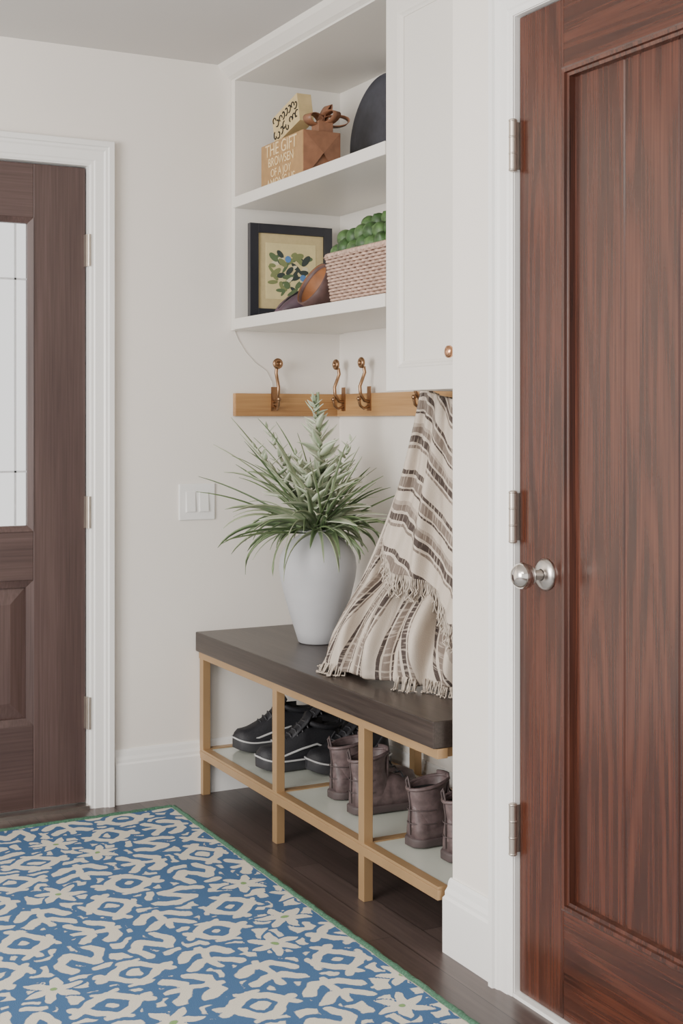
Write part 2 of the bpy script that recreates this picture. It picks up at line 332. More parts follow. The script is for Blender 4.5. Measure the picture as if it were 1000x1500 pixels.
# ---------------------------------------------------------------- rug
def rug():
    rx0,rx1,ry0,ry1=-.9,1.475,.9,3.955
    st=.0055
    xs=np.arange(rx0,rx1+1e-6,st); ys_=np.arange(ry0,ry1+1e-6,st)
    X,Y=np.meshgrid(xs,ys_,indexing='ij')
    tri=lambda a: np.abs(((a/6.2832)%1)-.5)*4-1
    wx=.007*np.sin(9*X+7*Y+1)+.0040*tri(61*Y-23*X)+.0022*tri(150*Y+71*X)
    wy=.007*np.sin(8*Y-6*X+2)+.0040*tri(57*X+19*Y)+.0022*tri(139*X-67*Y)
    SC=1.16
    U=(X+wx)/SC; V=(Y+wy)/SC; L=.150; H_=.118
    def seg(x,y,pts,w):
        d=np.full(x.shape,1.)
        for (ax,ay),(bx,by) in zip(pts[:-1],pts[1:]):
            dx,dy=bx-ax,by-ay; t=np.clip(((x-ax)*dx+(y-ay)*dy)/(dx*dx+dy*dy),0,1)
            ex,ey=np.abs(x-ax-t*dx),np.abs(y-ay-t*dy)
            d=np.minimum(d,.8*np.maximum(ex,ey)+.2*(ex+ey)*.7)
        return d-w
    best=np.full(X.shape,1.); second=np.full(X.shape,1.); cen=np.full(X.shape,1.)
    row0=np.floor(V/H_).astype(int)
    for dr in(-1,0,1):
        row=row0+dr; off=(row%2)*.5
        col0=np.floor(U/L-off).astype(int)
        for dc in(-1,0,1):
            col=col0+dc
            cx=(col+off+.5)*L; cy=(row+.5)*H_
            h=(np.abs(np.sin(row*12.9898+col*78.233)*43758.5453))%1.0
            typ=np.where((row+2*col)%3==0,0,1+((row*5+col*3+(h*3).astype(int))%3))
            k_=.92
            x=(U-cx)*k_; y=(V-cy)*k_
            fl=np.where(h>.5,1,-1); sw=(h*7%1)>.5
            x_,y_=np.where(sw,y,x),np.where(sw,x,y); x_=x_*fl
            m=(np.abs(x)+np.abs(y))*.6+.25*np.maximum(np.abs(x),np.abs(y))
            dA=np.abs(m-.037)-.0115
            dA=np.minimum(dA,seg(np.abs(x_),np.abs(y_),[(.048,.0),(.062,.012)],.0080))
            dA=np.minimum(dA,seg(np.abs(x_),np.abs(y_),[(0,.046),(.020,.052)],.0062))
            dA=np.minimum(dA,np.where(h>.6,m-.010,1))
            r=np.hypot(x,y)+1e-6; th=np.arctan2(y,x)+h
            t5=np.abs(((th*6/6.2832)%1)-.5)*2
            dB=(r-(.018+.038*t5))*.8; dB=np.maximum(dB,.0065-r)
            dC=seg(x_,y_,[(-.050,.024),(-.016,.042),(.026,.024),(-.022,-.016),(.016,-.040),(.052,-.022)],.0100)
            dC=np.minimum(dC,seg(x_,y_,[(.048,.036),(.056,.012)],.0085))
            dD=np.minimum(seg(np.abs(x_),y_,[(.050,.004),(.022,.034),(0,.030)],.0100),seg(np.abs(x_),y_,[(.046,-.040),(.014,-.014)],.0095))
            dD=np.minimum(dD,seg(x_,y_,[(0,.046),(0,-.046)],.0080))
            d=np.choose(typ,[dA,dB,dC,dD])/k_
            second=np.minimum(second,np.maximum(best,d)); best=np.minimum(best,d)
            cen=np.minimum(cen,np.where(typ==1,r-.006,1))
    best=np.maximum(best,.0035-(second-best)*.6)
    n1=tri(43*U+31*V); n2=tri(52*V-37*U+1.3)
    fill=np.maximum(.0095-best,(.50-np.abs(n1+.7*n2))*.02)
    pat=np.minimum(best,fill)*SC+.0014
    nx,ny=X.shape
    Z=.012+0*X
    v=np.stack([X,Y,Z],-1).reshape(-1,3)
    idx=np.arange(nx*ny).reshape(nx,ny)
    q=np.stack([idx[:-1,:-1],idx[1:,:-1],idx[1:,1:],idx[:-1,1:]],-1).reshape(-1,4)
    me=bpy.data.meshes.new('pile'); me.vertices.add(len(v)); me.vertices.foreach_set('co',v.ravel())
    me.loops.add(q.size); me.loops.foreach_set('vertex_index',q.ravel()); me.polygons.add(len(q))
    me.polygons.foreach_set('loop_start',np.arange(0,q.size,4)); me.polygons.foreach_set('loop_total',np.full(len(q),4)); me.update(); me.validate()
    a=me.attributes.new('pat','FLOAT','POINT'); a.data.foreach_set('value',pat.ravel().astype(np.float32))
    a=me.attributes.new('cen','FLOAT','POINT'); a.data.foreach_set('value',cen.ravel().astype(np.float32))
    R=empty('area_rug'); o=bpy.data.objects.new('pile',me); C.objects.link(o); o.parent=R
    m,nt,b=newmat('rug_wool')
    A=N(nt,'ShaderNodeAttribute'); A.attribute_name='pat'; B=N(nt,'ShaderNodeAttribute'); B.attribute_name='cen'
    tc=N(nt,'ShaderNodeTexCoord'); no=N(nt,'ShaderNodeTexNoise'); no.inputs['Scale'].default_value=160; no.inputs['Detail'].default_value=3; nt.links.new(tc.outputs['Object'],no.inputs['Vector'])
    ad=N(nt,'ShaderNodeMath',operation='MULTIPLY_ADD'); ad.inputs[1].default_value=.004; nt.links.new(no.outputs['Fac'],ad.inputs[0]); nt.links.new(A.outputs['Fac'],ad.inputs[2])
    mr=N(nt,'ShaderNodeMapRange'); mr.inputs['From Min'].default_value=.0015; mr.inputs['From Max'].default_value=.0035; nt.links.new(ad.outputs[0],mr.inputs['Value'])
    mx=N(nt,'ShaderNodeMix',data_type='RGBA'); mx.inputs[6].default_value=(.66,.62,.53,1); mx.inputs[7].default_value=(.066,.135,.262,1)
    nt.links.new(mr.outputs[0],mx.inputs[0])
    m2=N(nt,'ShaderNodeMapRange'); m2.inputs['From Min'].default_value=0; m2.inputs['From Max'].default_value=.002; nt.links.new(B.outputs['Fac'],m2.inputs['Value'])
    mx2=N(nt,'ShaderNodeMix',data_type='RGBA'); mx2.inputs[6].default_value=(.22,.36,.14,1); nt.links.new(m2.outputs[0],mx2.inputs[0]); nt.links.new(mx.outputs[2],mx2.inputs[7])
    n3=N(nt,'ShaderNodeTexNoise'); n3.inputs['Scale'].default_value=500; nt.links.new(tc.outputs['Object'],n3.inputs['Vector'])
    r3=N(nt,'ShaderNodeMapRange'); r3.inputs['To Min'].default_value=.75; r3.inputs['To Max'].default_value=1.25; nt.links.new(n3.outputs['Fac'],r3.inputs['Value'])
    sc=N(nt,'ShaderNodeVectorMath',operation='SCALE'); nt.links.new(mx2.outputs[2],sc.inputs[0]); nt.links.new(r3.outputs[0],sc.inputs['Scale'])
    nt.links.new(sc.outputs[0],b.inputs['Base Color']); b.inputs['Roughness'].default_value=.95; b.inputs['Specular IOR Level'].default_value=.1
    bpn=N(nt,'ShaderNodeBump'); bpn.inputs['Strength'].default_value=.6; bpn.inputs['Distance'].default_value=.003; nt.links.new(n3.outputs['Fac'],bpn.inputs['Height']); nt.links.new(bpn.outputs['Normal'],b.inputs['Normal'])
    me.materials.append(m)
    box('backing',rx0,rx1,ry0,ry1,.001,.0118,plain('rug_back',(.4,.38,.33),.9),R)
    mgn=plain('green_binding',(.05,.13,.08),.85,nscale=200,var=.4,bump=.5)
    def braid(pts):
        P=[]
        n=int((Vector(pts[1])-Vector(pts[0])).length/.012)
        for i in range(n+1):
            p=Vector(pts[0]).lerp(Vector(pts[1]),i/n); P.append(p+Vector((random.uniform(-.0015,.0015),random.uniform(-.0015,.0015),random.uniform(-.001,.001))))
        tube('binding',P,.0085,mgn,R,3)
    braid([(rx1+.006,ry0,.0095),(rx1+.006,ry1,.0095)])
    braid([(rx0,ry1+.002,.0095),(rx1,ry1+.002,.0095)])
rug()

# ---------------------------------------------------------------- vase
VX,VY=1.872,3.73; VZ=.5285
va=empty('ceramic_vase')
prof=[(0,0),(.055,0),(.061,.004),(.072,.04),(.088,.09),(.105,.15),(.117,.20),(.121,.235),(.117,.268),(.104,.295),(.082,.318),(.062,.332),(.056,.342),(.058,.350),(.054,.353),(.050,.346),(.052,.335),(.09,.30),(.105,.235),(.06,.02),(0,.015)]
lathe('body',prof,M_vase,va,(VX,VY,VZ),n=64)
lathe('soil',[(0,.325),(.056,.325)],M_dark,va,(VX,VY,VZ))

# ---------------------------------------------------------------- plant
pt=empty('potted_agave_arrangement')
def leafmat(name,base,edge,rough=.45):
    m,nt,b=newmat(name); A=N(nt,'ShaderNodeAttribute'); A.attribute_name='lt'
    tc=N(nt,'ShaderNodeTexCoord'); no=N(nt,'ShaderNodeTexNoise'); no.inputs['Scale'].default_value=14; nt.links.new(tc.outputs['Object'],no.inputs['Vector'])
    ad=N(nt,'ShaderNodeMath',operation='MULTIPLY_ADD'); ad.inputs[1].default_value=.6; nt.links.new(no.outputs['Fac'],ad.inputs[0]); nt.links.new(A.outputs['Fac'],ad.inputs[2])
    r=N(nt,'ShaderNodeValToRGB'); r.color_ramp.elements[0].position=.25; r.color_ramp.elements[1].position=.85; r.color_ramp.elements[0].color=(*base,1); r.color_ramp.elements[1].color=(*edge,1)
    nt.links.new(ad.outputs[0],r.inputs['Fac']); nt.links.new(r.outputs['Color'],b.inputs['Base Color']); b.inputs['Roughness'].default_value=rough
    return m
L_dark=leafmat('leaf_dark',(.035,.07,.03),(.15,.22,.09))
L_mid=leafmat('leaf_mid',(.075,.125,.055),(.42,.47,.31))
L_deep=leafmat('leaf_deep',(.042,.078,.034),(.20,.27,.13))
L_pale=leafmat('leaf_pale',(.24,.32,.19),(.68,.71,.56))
def leaf_geo(P,az,el,length,width,droop,fold=.35,n=9,prof=None,roll=0):
    pos=Vector(P); rows=[]; step=length/n; e=el
    for i in range(n+1):
        t=i/n
        d=Vector((math.cos(az)*math.cos(e),math.sin(az)*math.cos(e),math.sin(e)))
        side=Vector((-math.sin(az),math.cos(az),0)); nrm=d.cross(side)
        if nrm.z<0: nrm=-nrm
        rl=roll*min(1,t*3)
        side,nrm=side*math.cos(rl)+nrm*math.sin(rl),nrm*math.cos(rl)-side*math.sin(rl)
        w=width*(prof(t) if prof else (math.sin(math.pi*min(1,(t*.85+.14)))**.6)*(1-t**3))
        w=max(w,.0004)
        rows.append((pos+side*w/2+nrm*fold*w*.5,pos.copy(),pos-side*w/2+nrm*fold*w*.5))
        pos=pos+d*step; e-=droop/n*(.4+1.2*t)
    return rows
def leaves(name,specs,mat):
    V=[];F=[];T=[]
    for s in specs:
        rows=leaf_geo(**s); b0=len(V); jit=random.uniform(-.12,.12)
        for i,r in enumerate(rows):
            for k,p in enumerate(r):
                p=Vector((min(p.x,XB-.03),min(p.y,YA-.028),p.z))
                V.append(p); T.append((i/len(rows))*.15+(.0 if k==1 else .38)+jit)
        for i in range(len(rows)-1):
            a=b0+i*3
            F+= [(a,a+1,a+4,a+3),(a+1,a+2,a+5,a+4)]
    me=bpy.data.meshes.new(name); me.from_pydata([tuple(v) for v in V],[],F); me.update()
    a=me.attributes.new('lt','FLOAT','POINT'); a.data.foreach_set('value',np.array(T,dtype=np.float32))
    me.materials.append(mat); me.polygons.foreach_set('use_smooth',[True]*len(me.polygons))
    o=bpy.data.objects.new(name,me); C.objects.link(o); o.parent=pt
    so=o.modifiers.new('s','SOLIDIFY'); so.thickness=.0014
    return o
base=Vector((VX,VY,VZ+.338))
U_=random.uniform
def rp(r=.02,dz=0): 
    a=U_(0,6.28); return (base.x+r*math.cos(a),base.y+r*math.sin(a),base.z+dz)
def lim(az):
    c_,s_=math.cos(az),math.sin(az)
    return .68 if c_>.45 else (.82 if s_>.85 or s_<-.75 else 1.0)
def broll(az,a=.9):
    return random.choice((-1,1))*U_(.35,a)
taper=lambda t:(1-t)**.55*min(1,.55+t*3)
broad=lambda t:(1-t)**.7*min(1,.5+t*2.2)
sp=[]
for i in range(54):
    az=i*2.39996+U_(-.2,.2); el=U_(.1,1.3)
    sp.append(dict(P=rp(.02),az=az,el=el,length=U_(.36,.46)*lim(az),width=U_(.008,.013),droop=U_(.1,.7),fold=.2,n=10,prof=lambda t:(1-t)**.5,roll=broll(az)))
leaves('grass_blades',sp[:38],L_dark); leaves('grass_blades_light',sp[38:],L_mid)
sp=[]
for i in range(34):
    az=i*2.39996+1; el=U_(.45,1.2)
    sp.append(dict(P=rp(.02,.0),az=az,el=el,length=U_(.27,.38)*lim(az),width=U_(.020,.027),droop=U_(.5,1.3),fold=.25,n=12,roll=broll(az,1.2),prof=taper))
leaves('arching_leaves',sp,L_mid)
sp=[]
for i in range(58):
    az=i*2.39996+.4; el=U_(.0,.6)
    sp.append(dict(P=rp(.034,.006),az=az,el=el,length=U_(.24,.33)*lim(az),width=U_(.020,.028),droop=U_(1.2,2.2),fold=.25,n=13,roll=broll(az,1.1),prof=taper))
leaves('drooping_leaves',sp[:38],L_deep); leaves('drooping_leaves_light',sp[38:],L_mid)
sp=[]
for i in range(46):   # broad pale rosette
    az=i*2.39996; k=i/46
    sp.append(dict(P=(base.x,base.y,base.z+.035+.13*k),az=az,el=.05+.85*k,length=.23-.10*k,width=.046-.014*k,droop=.30,fold=.25,n=9,roll=U_(-.7,.7),prof=broad))
for i in range(44):
    az=i*2.39996+U_(-.4,.4); k=i/44; z=base.z+.14+.29*k
    sp.append(dict(P=(base.x+.012*math.sin(k*5),base.y,z),az=az,el=.40+.45*k+U_(-.15,.2),length=(.095*(1-k)**.8+.022)*U_(.75,1.2),width=.024*(1-k)+.012,droop=U_(-.5,.4),fold=.3,n=6,roll=U_(-.7,.7)))
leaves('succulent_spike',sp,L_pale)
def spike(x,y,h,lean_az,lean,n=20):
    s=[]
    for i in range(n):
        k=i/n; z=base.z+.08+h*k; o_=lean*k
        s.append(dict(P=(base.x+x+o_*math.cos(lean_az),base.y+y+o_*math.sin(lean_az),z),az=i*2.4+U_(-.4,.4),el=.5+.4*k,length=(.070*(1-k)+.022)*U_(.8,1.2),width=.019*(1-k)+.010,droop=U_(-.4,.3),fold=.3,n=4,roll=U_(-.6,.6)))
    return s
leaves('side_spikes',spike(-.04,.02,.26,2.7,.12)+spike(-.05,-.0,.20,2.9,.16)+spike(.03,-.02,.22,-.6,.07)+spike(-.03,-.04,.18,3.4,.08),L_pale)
tube('stalk',[(base.x,base.y,VZ+.33),(base.x+.005,base.y,base.z+.2),(base.x,base.y,base.z+.44)],.005,L_pale,pt)

# ---------------------------------------------------------------- throw blanket
th=empty('striped_throw_blanket')
def throw_mat():
    m,nt,b=newmat('throw_fabric')
    uv=N(nt,'ShaderNodeUVMap'); uv.uv_map='UVMap'
    wn=N(nt,'ShaderNodeTexNoise'); wn.inputs['Scale'].default_value=14; nt.links.new(uv.outputs[0],wn.inputs['Vector'])
    wv=N(nt,'ShaderNodeMath',operation='MULTIPLY_ADD'); wv.inputs[1].default_value=.05
    sep=N(nt,'ShaderNodeSeparateXYZ'); nt.links.new(uv.outputs[0],sep.inputs[0])
    nt.links.new(wn.outputs['Fac'],wv.inputs[0]); nt.links.new(sep.outputs['X'],wv.inputs[2])
    fr=N(nt,'ShaderNodeMath',operation='FRACT'); nt.links.new(wv.outputs[0],fr.inputs[0])
    r=N(nt,'ShaderNodeValToRGB'); cr=r.color_ramp; cr.interpolation='CONSTANT'
    cream=(.56,.485,.41,1); tau=(.20,.16,.135,1); dk=(.075,.058,.052,1); lt=(.38,.32,.27,1)
    seq=[(0,cream),(.12,dk),(.18,cream),(.22,tau),(.34,cream),(.37,dk),(.40,cream),(.52,lt),(.57,tau),(.65,cream),(.69,dk),(.78,cream),(.81,tau),(.85,cream)]
    cr.elements[0].color=cream; cr.elements[0].position=0; cr.elements[1].position=.12; cr.elements[1].color=dk
    for p,c in seq[2:]: e=cr.elements.new(p); e.color=c
    nt.links.new(fr.outputs[0],r.inputs['Fac'])
    ns=N(nt,'ShaderNodeTexNoise'); ns.inputs['Scale'].default_value=1; ns.inputs['Detail'].default_value=1; mp=N(nt,'ShaderNodeMapping'); mp.inputs['Scale'].default_value=(3,110,1); nt.links.new(uv.outputs[0],mp.inputs['Vector']); nt.links.new(mp.outputs[0],ns.inputs['Vector'])
    gr=N(nt,'ShaderNodeMapRange'); gr.inputs['From Min'].default_value=.54; gr.inputs['From Max'].default_value=.64; gr.inputs['To Max'].default_value=.5; nt.links.new(ns.outputs['Fac'],gr.inputs['Value'])
    mx=N(nt,'ShaderNodeMix',data_type='RGBA'); mx.inputs[7].default_value=cream; nt.links.new(gr.outputs[0],mx.inputs[0]); nt.links.new(r.outputs['Color'],mx.inputs[6])
    nt.links.new(mx.outputs[2],b.inputs['Base Color']); b.inputs['Roughness'].default_value=.9; b.inputs['Specular IOR Level'].default_value=.2
    w=N(nt,'ShaderNodeTexNoise'); w.inputs['Scale'].default_value=350; tc=N(nt,'ShaderNodeTexCoord'); nt.links.new(tc.outputs['Object'],w.inputs['Vector'])
    bpn=N(nt,'ShaderNodeBump'); bpn.inputs['Strength'].default_value=.5; bpn.inputs['Distance'].default_value=.002; nt.links.new(w.outputs['Fac'],bpn.inputs['Height']); nt.links.new(bpn.outputs['Normal'],b.inputs['Normal'])
    return m
M_throw=throw_mat(); M_fr=plain('fringe_yarn',(.42,.36,.30),.9,nscale=90,var=.35)
def cr_interp(pts,t):
    pts=[np.array(p,float) for p in pts]; n=len(pts)-1; x=min(max(t*n,0),n-1e-6); i=int(x); f=x-i
    p0=pts[max(i-1,0)];p1=pts[i];p2=pts[i+1];p3=pts[min(i+2,n)]
    return .5*((2*p1)+(-p0+p2)*f+(2*p0-5*p1+4*p2-p3)*f*f+(-p0+3*p1-3*p2+p3)*f**3)
def cloth(name,fn,uvfn,na,nv):
    V=[];UV=[]
    for i in range(na+1):
        for j in range(nv+1):
            V.append(tuple(fn(i/na,j/nv))); UV.append(uvfn(i/na,j/nv))
    F=[(i*(nv+1)+j,(i+1)*(nv+1)+j,(i+1)*(nv+1)+j+1,i*(nv+1)+j+1) for i in range(na) for j in range(nv)]
    me=bpy.data.meshes.new(name); me.from_pydata(V,[],F); me.update()
    ul=me.uv_layers.new(name='UVMap')
    for l in me.loops: ul.data[l.index].uv=UV[l.vertex_index]
    me.materials.append(M_throw); me.polygons.foreach_set('use_smooth',[True]*len(me.polygons))
    o=bpy.data.objects.new(name,me); C.objects.link(o); o.parent=th
    so=o.modifiers.new('s','SOLIDIFY'); so.thickness=.005; so.offset=0
    return o
topc=[(2.03,3.36,1.29),(1.97,3.25,1.31),(1.94,3.13,1.29),(1.95,3.0,1.27),(2.0,2.85,1.25)]
botc=[(1.86,3.39,.542),(1.685,3.32,.542),(1.672,3.18,.542),(1.70,3.05,.542),(1.76,2.93,.542),(1.83,2.80,.542),(1.97,2.70,.542)]
D_=np.array([-.8,-.6,0])
def fprof(v): return .30*v+.70*v**1.8
def body(a,v):
    T=cr_interp(topc,a); B=cr_interp(botc,a)
    f=fprof(v)
    p=T+(B-T)*np.array([f,f,v]); 
    amp=(.012+.030*v)*(1 if v<.85 else 1-.75*(v-.85)/.15)
    ph=a*2*math.pi*5.5+1.8*math.sin(v*3+a*4)
    s1=math.sin(ph); s1=math.copysign(abs(s1)**.7,s1)
    p=p+D_*amp*(s1+.30*math.sin(2.6*ph+1+2*v))
    if v>.70:
        k=(v-.70)/.30; p=p+D_*(.055*math.sin(k*3.0)-.02*k*k)
        p[2]+=.018*math.sin(k*3.14)*math.sin(a*23)
    p[2]=max(p[2]+.010*math.sin(a*31)*(1 if v<.97 else 0)*v*.6,.536)
    p[0]=max(p[0],1.632)
    return p
cloth('drape_body',body,lambda a,v:(a*5.2+.35*v+.22*math.sin(v*6+a*5),v*1.0),200,110)
def over(a,v):
    vm=.54+.26*a+.03*math.sin(a*9)
    vv=v*vm; aa=.30+a*.66
    p0=body(aa,vv)
    T=cr_interp(topc,aa); B=cr_interp(botc,aa); f=fprof(vv); ps=T+(B-T)*np.array([f,f,vv])
    p=p0*.45+ps*.55
    off=.032+.040*v+.022*(.3+v)*math.sin(a*15+v*2.5)+.010*math.sin(a*35-v*2)
    return p+D_*off
cloth('drape_fold',over,lambda a,v:(v*(.54+.26*a)*3.8-a*.7+.2*math.sin(a*7),a),120,80)
fr=[]
for i in range(110):
    a=i/109; p=Vector(over(a,1.0)); q=[p]
    for k in range(1,6): q.append(p+Vector((random.uniform(-.002,.002)*k-.001*k,random.uniform(-.002,.002)*k,-.012*k)))
    fr.append(q)
tube('fringe_fold',fr,.0019,M_fr,th,1)
fr=[]
for i in range(190):
    a=i/189*.98+.01; p=Vector(body(a,.985)); B=p
    out=Vector((-.6+random.uniform(-.4,.4),-.35+1.0*(a<.35)+random.uniform(-.4,.4),0)).normalized()
    L_=random.uniform(.018,.034)
    q=[B+Vector((0,0,.010)),B+out*L_*.3+Vector((0,0,.004))]
    for k in (.65,1): 
        e=B+out*L_*k+Vector((random.uniform(-.004,.004),random.uniform(-.004,.004),0)); e.z=.5315; q.append(e)
    if e.x>1.618 and (a<.34 or a>.58): fr.append(q)
tube('fringe_hem',fr,.0020,M_fr,th,1)

# ---------------------------------------------------------------- shoes
def shoe(kind,toe,ang,L=.285):
    sneaker=kind=='sneaker'
    par=empty('black_sneaker' if sneaker else 'leather_boot')
    up=M_black if sneaker else M_boot; so=M_blk2 if sneaker else M_bsole
    ca,sa=math.cos(ang),math.sin(ang); zs=1.2 if sneaker else .93
    heel=Vector((toe[0]-ca*L,toe[1]-sa*L,SZ+.0035))
    def W(x,y,z): return heel+Vector((x*ca-y*sa,x*sa+y*ca,z*zs))
    def hw(s): return (.034+.012*math.sin(min(1,s/.75)*math.pi/2)**2)*( (1-max(0,(s-.78)/.225)**2.2)**.5 if s<1 else .0)*( (min(1,(s+.02)/.10))**.45)+.002
    n=26
    out=[]
    for i in range(n+1):
        s=i/n; out.append((s*L,hw(s)*1.06))
    ol=[(x,y) for x,y in out]+[(x,-y) for x,y in reversed(out)]
    def rise(x): s=x/L; return .012*max(0,(s-.75)/.25)**2
    th_=.028 if sneaker else .022
    rings=[]
    for z,sc in ((0,.93),(.003,.99),(th_*.55,1.0),(th_*.8,1.03),(th_,.98)):
        rings.append([W(x,y*sc,z+rise(x)) for x,y in ol])
    loft('sole',rings,so,par)
    if sneaker:
        st=[W(x,y*1.075,th_*.95+rise(x)) for x,y in ol]
        tube('sole_stripe',st,.0028,M_grey,par,2,True)
    def top(s):
        if sneaker:
            return float(np.interp(s,[0,.08,.3,.42,.6,.8,.93,1],[.075,.10,.098,.105,.085,.062,.052,.03]))
        return float(np.interp(s,[0,.1,.35,.5,.7,.88,1],[.12,.12,.12,.10,.075,.06,.035]))
    rings=[]
    for i in range(n+1):
        s=i/n; w=hw(s); h=top(s)+rise(s*L); b0=th_*.7; ring=[]
        for k in range(17):
            t=math.pi*k/16; cx=math.cos(t); sy=math.sin(t)
            lean=.62 if s<.45 else .8
            yy=w*abs(cx)**.55*(1 if cx>0 else -1)*(1-(1-lean)*sy)
            zz=b0+(h-b0)*sy**.75
            ring.append(W(s*L+(.006 if s<.02 else 0),yy,zz))
        rings.append(ring)
    loft('upper',rings,up,par)
    if not sneaker:
        rings=[]
        for z,a_,b_,cx in ((.05,.066,.036,.070),(.09,.058,.035,.064),(.115,.053,.034,.058),(.14,.055,.036,.056),(.158,.058,.038,.057),(.166,.056,.036,.057),(.160,.050,.030,.057),(.12,.046,.028,.058)):
            rings.append([W(cx+a_*math.cos(t),b_*math.sin(t),z+.010*math.cos(t)*(z>.1)) for t in np.linspace(0,2*math.pi,29)[:-1]])
        loft('shaft',rings,up,par,cap=False)
        loft('dark_hollow_disc',[[W(.057+.052*math.cos(t)*k,.031*math.sin(t)*k,.148) for t in np.linspace(0,2*math.pi,25)[:-1]] for k in (1,.01)],M_dark,par,cap=False)  # near-black disc stands in for the shade inside the boot shaft
        tube('collar',[W(.057+.058*math.cos(t),.038*math.sin(t),.163+.010*math.cos(t)) for t in np.linspace(0,2*math.pi,29)[:-1]],.005,up,par,3,True)
        tube('heel_seam',[W(.002,0,.03),W(.0015,0,.08),W(.002,0,.12),W(-.003,0,.155)],.0022,so,par)
        tube('pull_loop',[W(.0,.006,.15),W(-.006,.006,.178),W(-.004,0,.188),W(-.006,-.006,.178),W(.0,-.006,.15)],.0028,so,par)
        for z in (.062,.098): tube('stitch',[W(.062-.064*math.cos(t)*(.98),.0375*math.sin(t),z) for t in np.linspace(-1.5,1.5,15)],.0014,M_bsole,par)
        loft('tongue',[[W(.112+dx,y,z) for y,dx in((-.026,-.006),(-.013,.003),(0,.005),(.013,.003),(.026,-.006))] for z in(.10,.14,.165,.185)],up,par,cap=False,closed=False).modifiers.new('s','SOLIDIFY').thickness=.006
        for k in range(4): 
            x=.118+.018*k; z=.135-.018*k
            tube('lace',[W(x,-.024,z-.006),W(x+.006,0,z+.002),W(x,.024,z-.006)],.0024,M_blk2,par)
    else:
        cz=.098
        ring=[(.062+.056*math.cos(t),.027*math.sin(t),cz+.008*math.cos(t)+.010*abs(math.cos(t))**3) for t in np.linspace(0,2*math.pi,31)[:-1]]
        tube('collar',[W(*p) for p in ring],.0085,up,par,4,True)
        loft('dark_collar_disc',[[W(.062+(p[0]-.062)*k,p[1]*k,p[2]+.004) for p in ring] for k in(1,.01)],M_dark,par,cap=False)  # dark disc over the solid upper, painting the shaded foot hole
        t_=loft('tongue',[[W(x,y,z-abs(y)*.3) for y in(-.024,-.012,0,.012,.024)] for x,z in((.175,.078),(.145,.098),(.118,.118),(.104,.138))],up,par,cap=False,closed=False)
        t_.modifiers.new('s','SOLIDIFY').thickness=.007
        for k in range(5):
            x=.122+.017*k; z=.118-.0095*k
            tube('lace',[W(x,-.027,z-.018),W(x+.004,-.012,z-.003),W(x+.009,0,z-.001),W(x+.004,.012,z-.003),W(x,.027,z-.018)],.0028,M_blk2,par)
        for sg in(-1,1):
            tube('side_stripe',[W(.06,sg*.041,.045),W(.10,sg*.0435,.060),W(.15,sg*.044,.052),W(.21,sg*.0425,.038),W(.245,sg*.036,.036)],.0034,M_grey,par,2)
            tube('side_panel',[W(.035,sg*.036,.085),W(.06,sg*.040,.060),W(.09,sg*.042,.04)],.003,M_blk2,par,2)
        tube('heel_tab',[W(.004,.008,.085),W(-.002,.008,.122),W(-.002,-.008,.122),W(.004,-.008,.085)],.004,up,par)
    return par
pi=math.pi
shoe('sneaker',(1.70,4.00),pi-.06)
shoe('sneaker',(1.79,3.885),pi+.03)
shoe('sneaker',(1.668,3.745),pi-.04)
shoe('sneaker',(1.79,3.64),pi+.02)
for hx,hy_,a in ((1.735,3.375,.05),(1.715,3.22,.03),(1.715,2.905,.08),(1.735,2.77,.0)):
    shoe('boot',(hx+.28*math.cos(a),hy_+.28*math.sin(a)),a,.28)

# ---------------------------------------------------------------- shelf objects
fa=empty('framed_art_print')
M_fblk=plain('black_frame',(.02,.021,.028),.35); M_mat=plain('gold_mat',(.52,.42,.22),.6,nscale=80); M_crm=plain('art_paper',(.64,.54,.28),.7,nscale=40)
fx0,fx1,fz0,fz1=1.762,2.062,1.5545,1.862; fy=4.0
def fbox(n,x0,x1,z0,z1,y0,y1,mat): box(n,x0,x1,y0,y1,z0,z1,mat,fa,.001)
w=.030
fbox('frame_l',fx0,fx0+w,fz0,fz1,fy,fy+.022,M_fblk); fbox('frame_r',fx1-w,fx1,fz0,fz1,fy,fy+.022,M_fblk)
fbox('frame_b',fx0+w,fx1-w,fz0,fz0+w,fy,fy+.022,M_fblk); fbox('frame_t',fx0+w,fx1-w,fz1-w,fz1,fy,fy+.022,M_fblk)
fbox('mat_board',fx0+w,fx1-w,fz0+w,fz1-w,fy+.008,fy+.020,M_mat)
fbox('paper',fx0+w+.028,fx1-w-.028,fz0+w+.032,fz1-w-.030,fy+.0065,fy+.008,M_crm)
cols=[plain('ink_dark',(.035,.05,.045),.7),plain('ink_green',(.10,.15,.07),.7),plain('ink_olive',(.19,.22,.09),.7),plain('ink_blue',(.10,.22,.45),.7),plain('ink_cream',(.68,.62,.42),.7)]
random.seed(3)
for k in range(48):
    cx=random.uniform(fx0+.08,fx1-.08); cz_=fz0+.085+(fz1-fz0-.175)*random.random()**1.4
    a_=random.uniform(.010,.024); b_=random.uniform(.005,.011); an=random.choice((.7,2.4,.2))+random.uniform(-.3,.3)
    pts=[(cx+a_*math.cos(t)*math.cos(an)-b_*math.sin(t)*math.sin(an),cz_+a_*math.cos(t)*math.sin(an)+b_*math.sin(t)*math.cos(an)) for t in np.linspace(0,6.283,17)[:-1]]
    mobj('print_shape',[(x,fy+.0062-k*.00002,z) for x,z in pts],[tuple(range(16))],cols[(0,1,2,1,4,0,2)[k%7]],fa)
for (cx,cz_) in ((1.90,1.75),(1.955,1.69)):
    mobj('print_dot',[(cx+.011*math.cos(t),fy+.005,cz_+.011*math.sin(t)) for t in np.linspace(0,6.283,21)[:-1]],[tuple(range(20))],cols[3],fa)
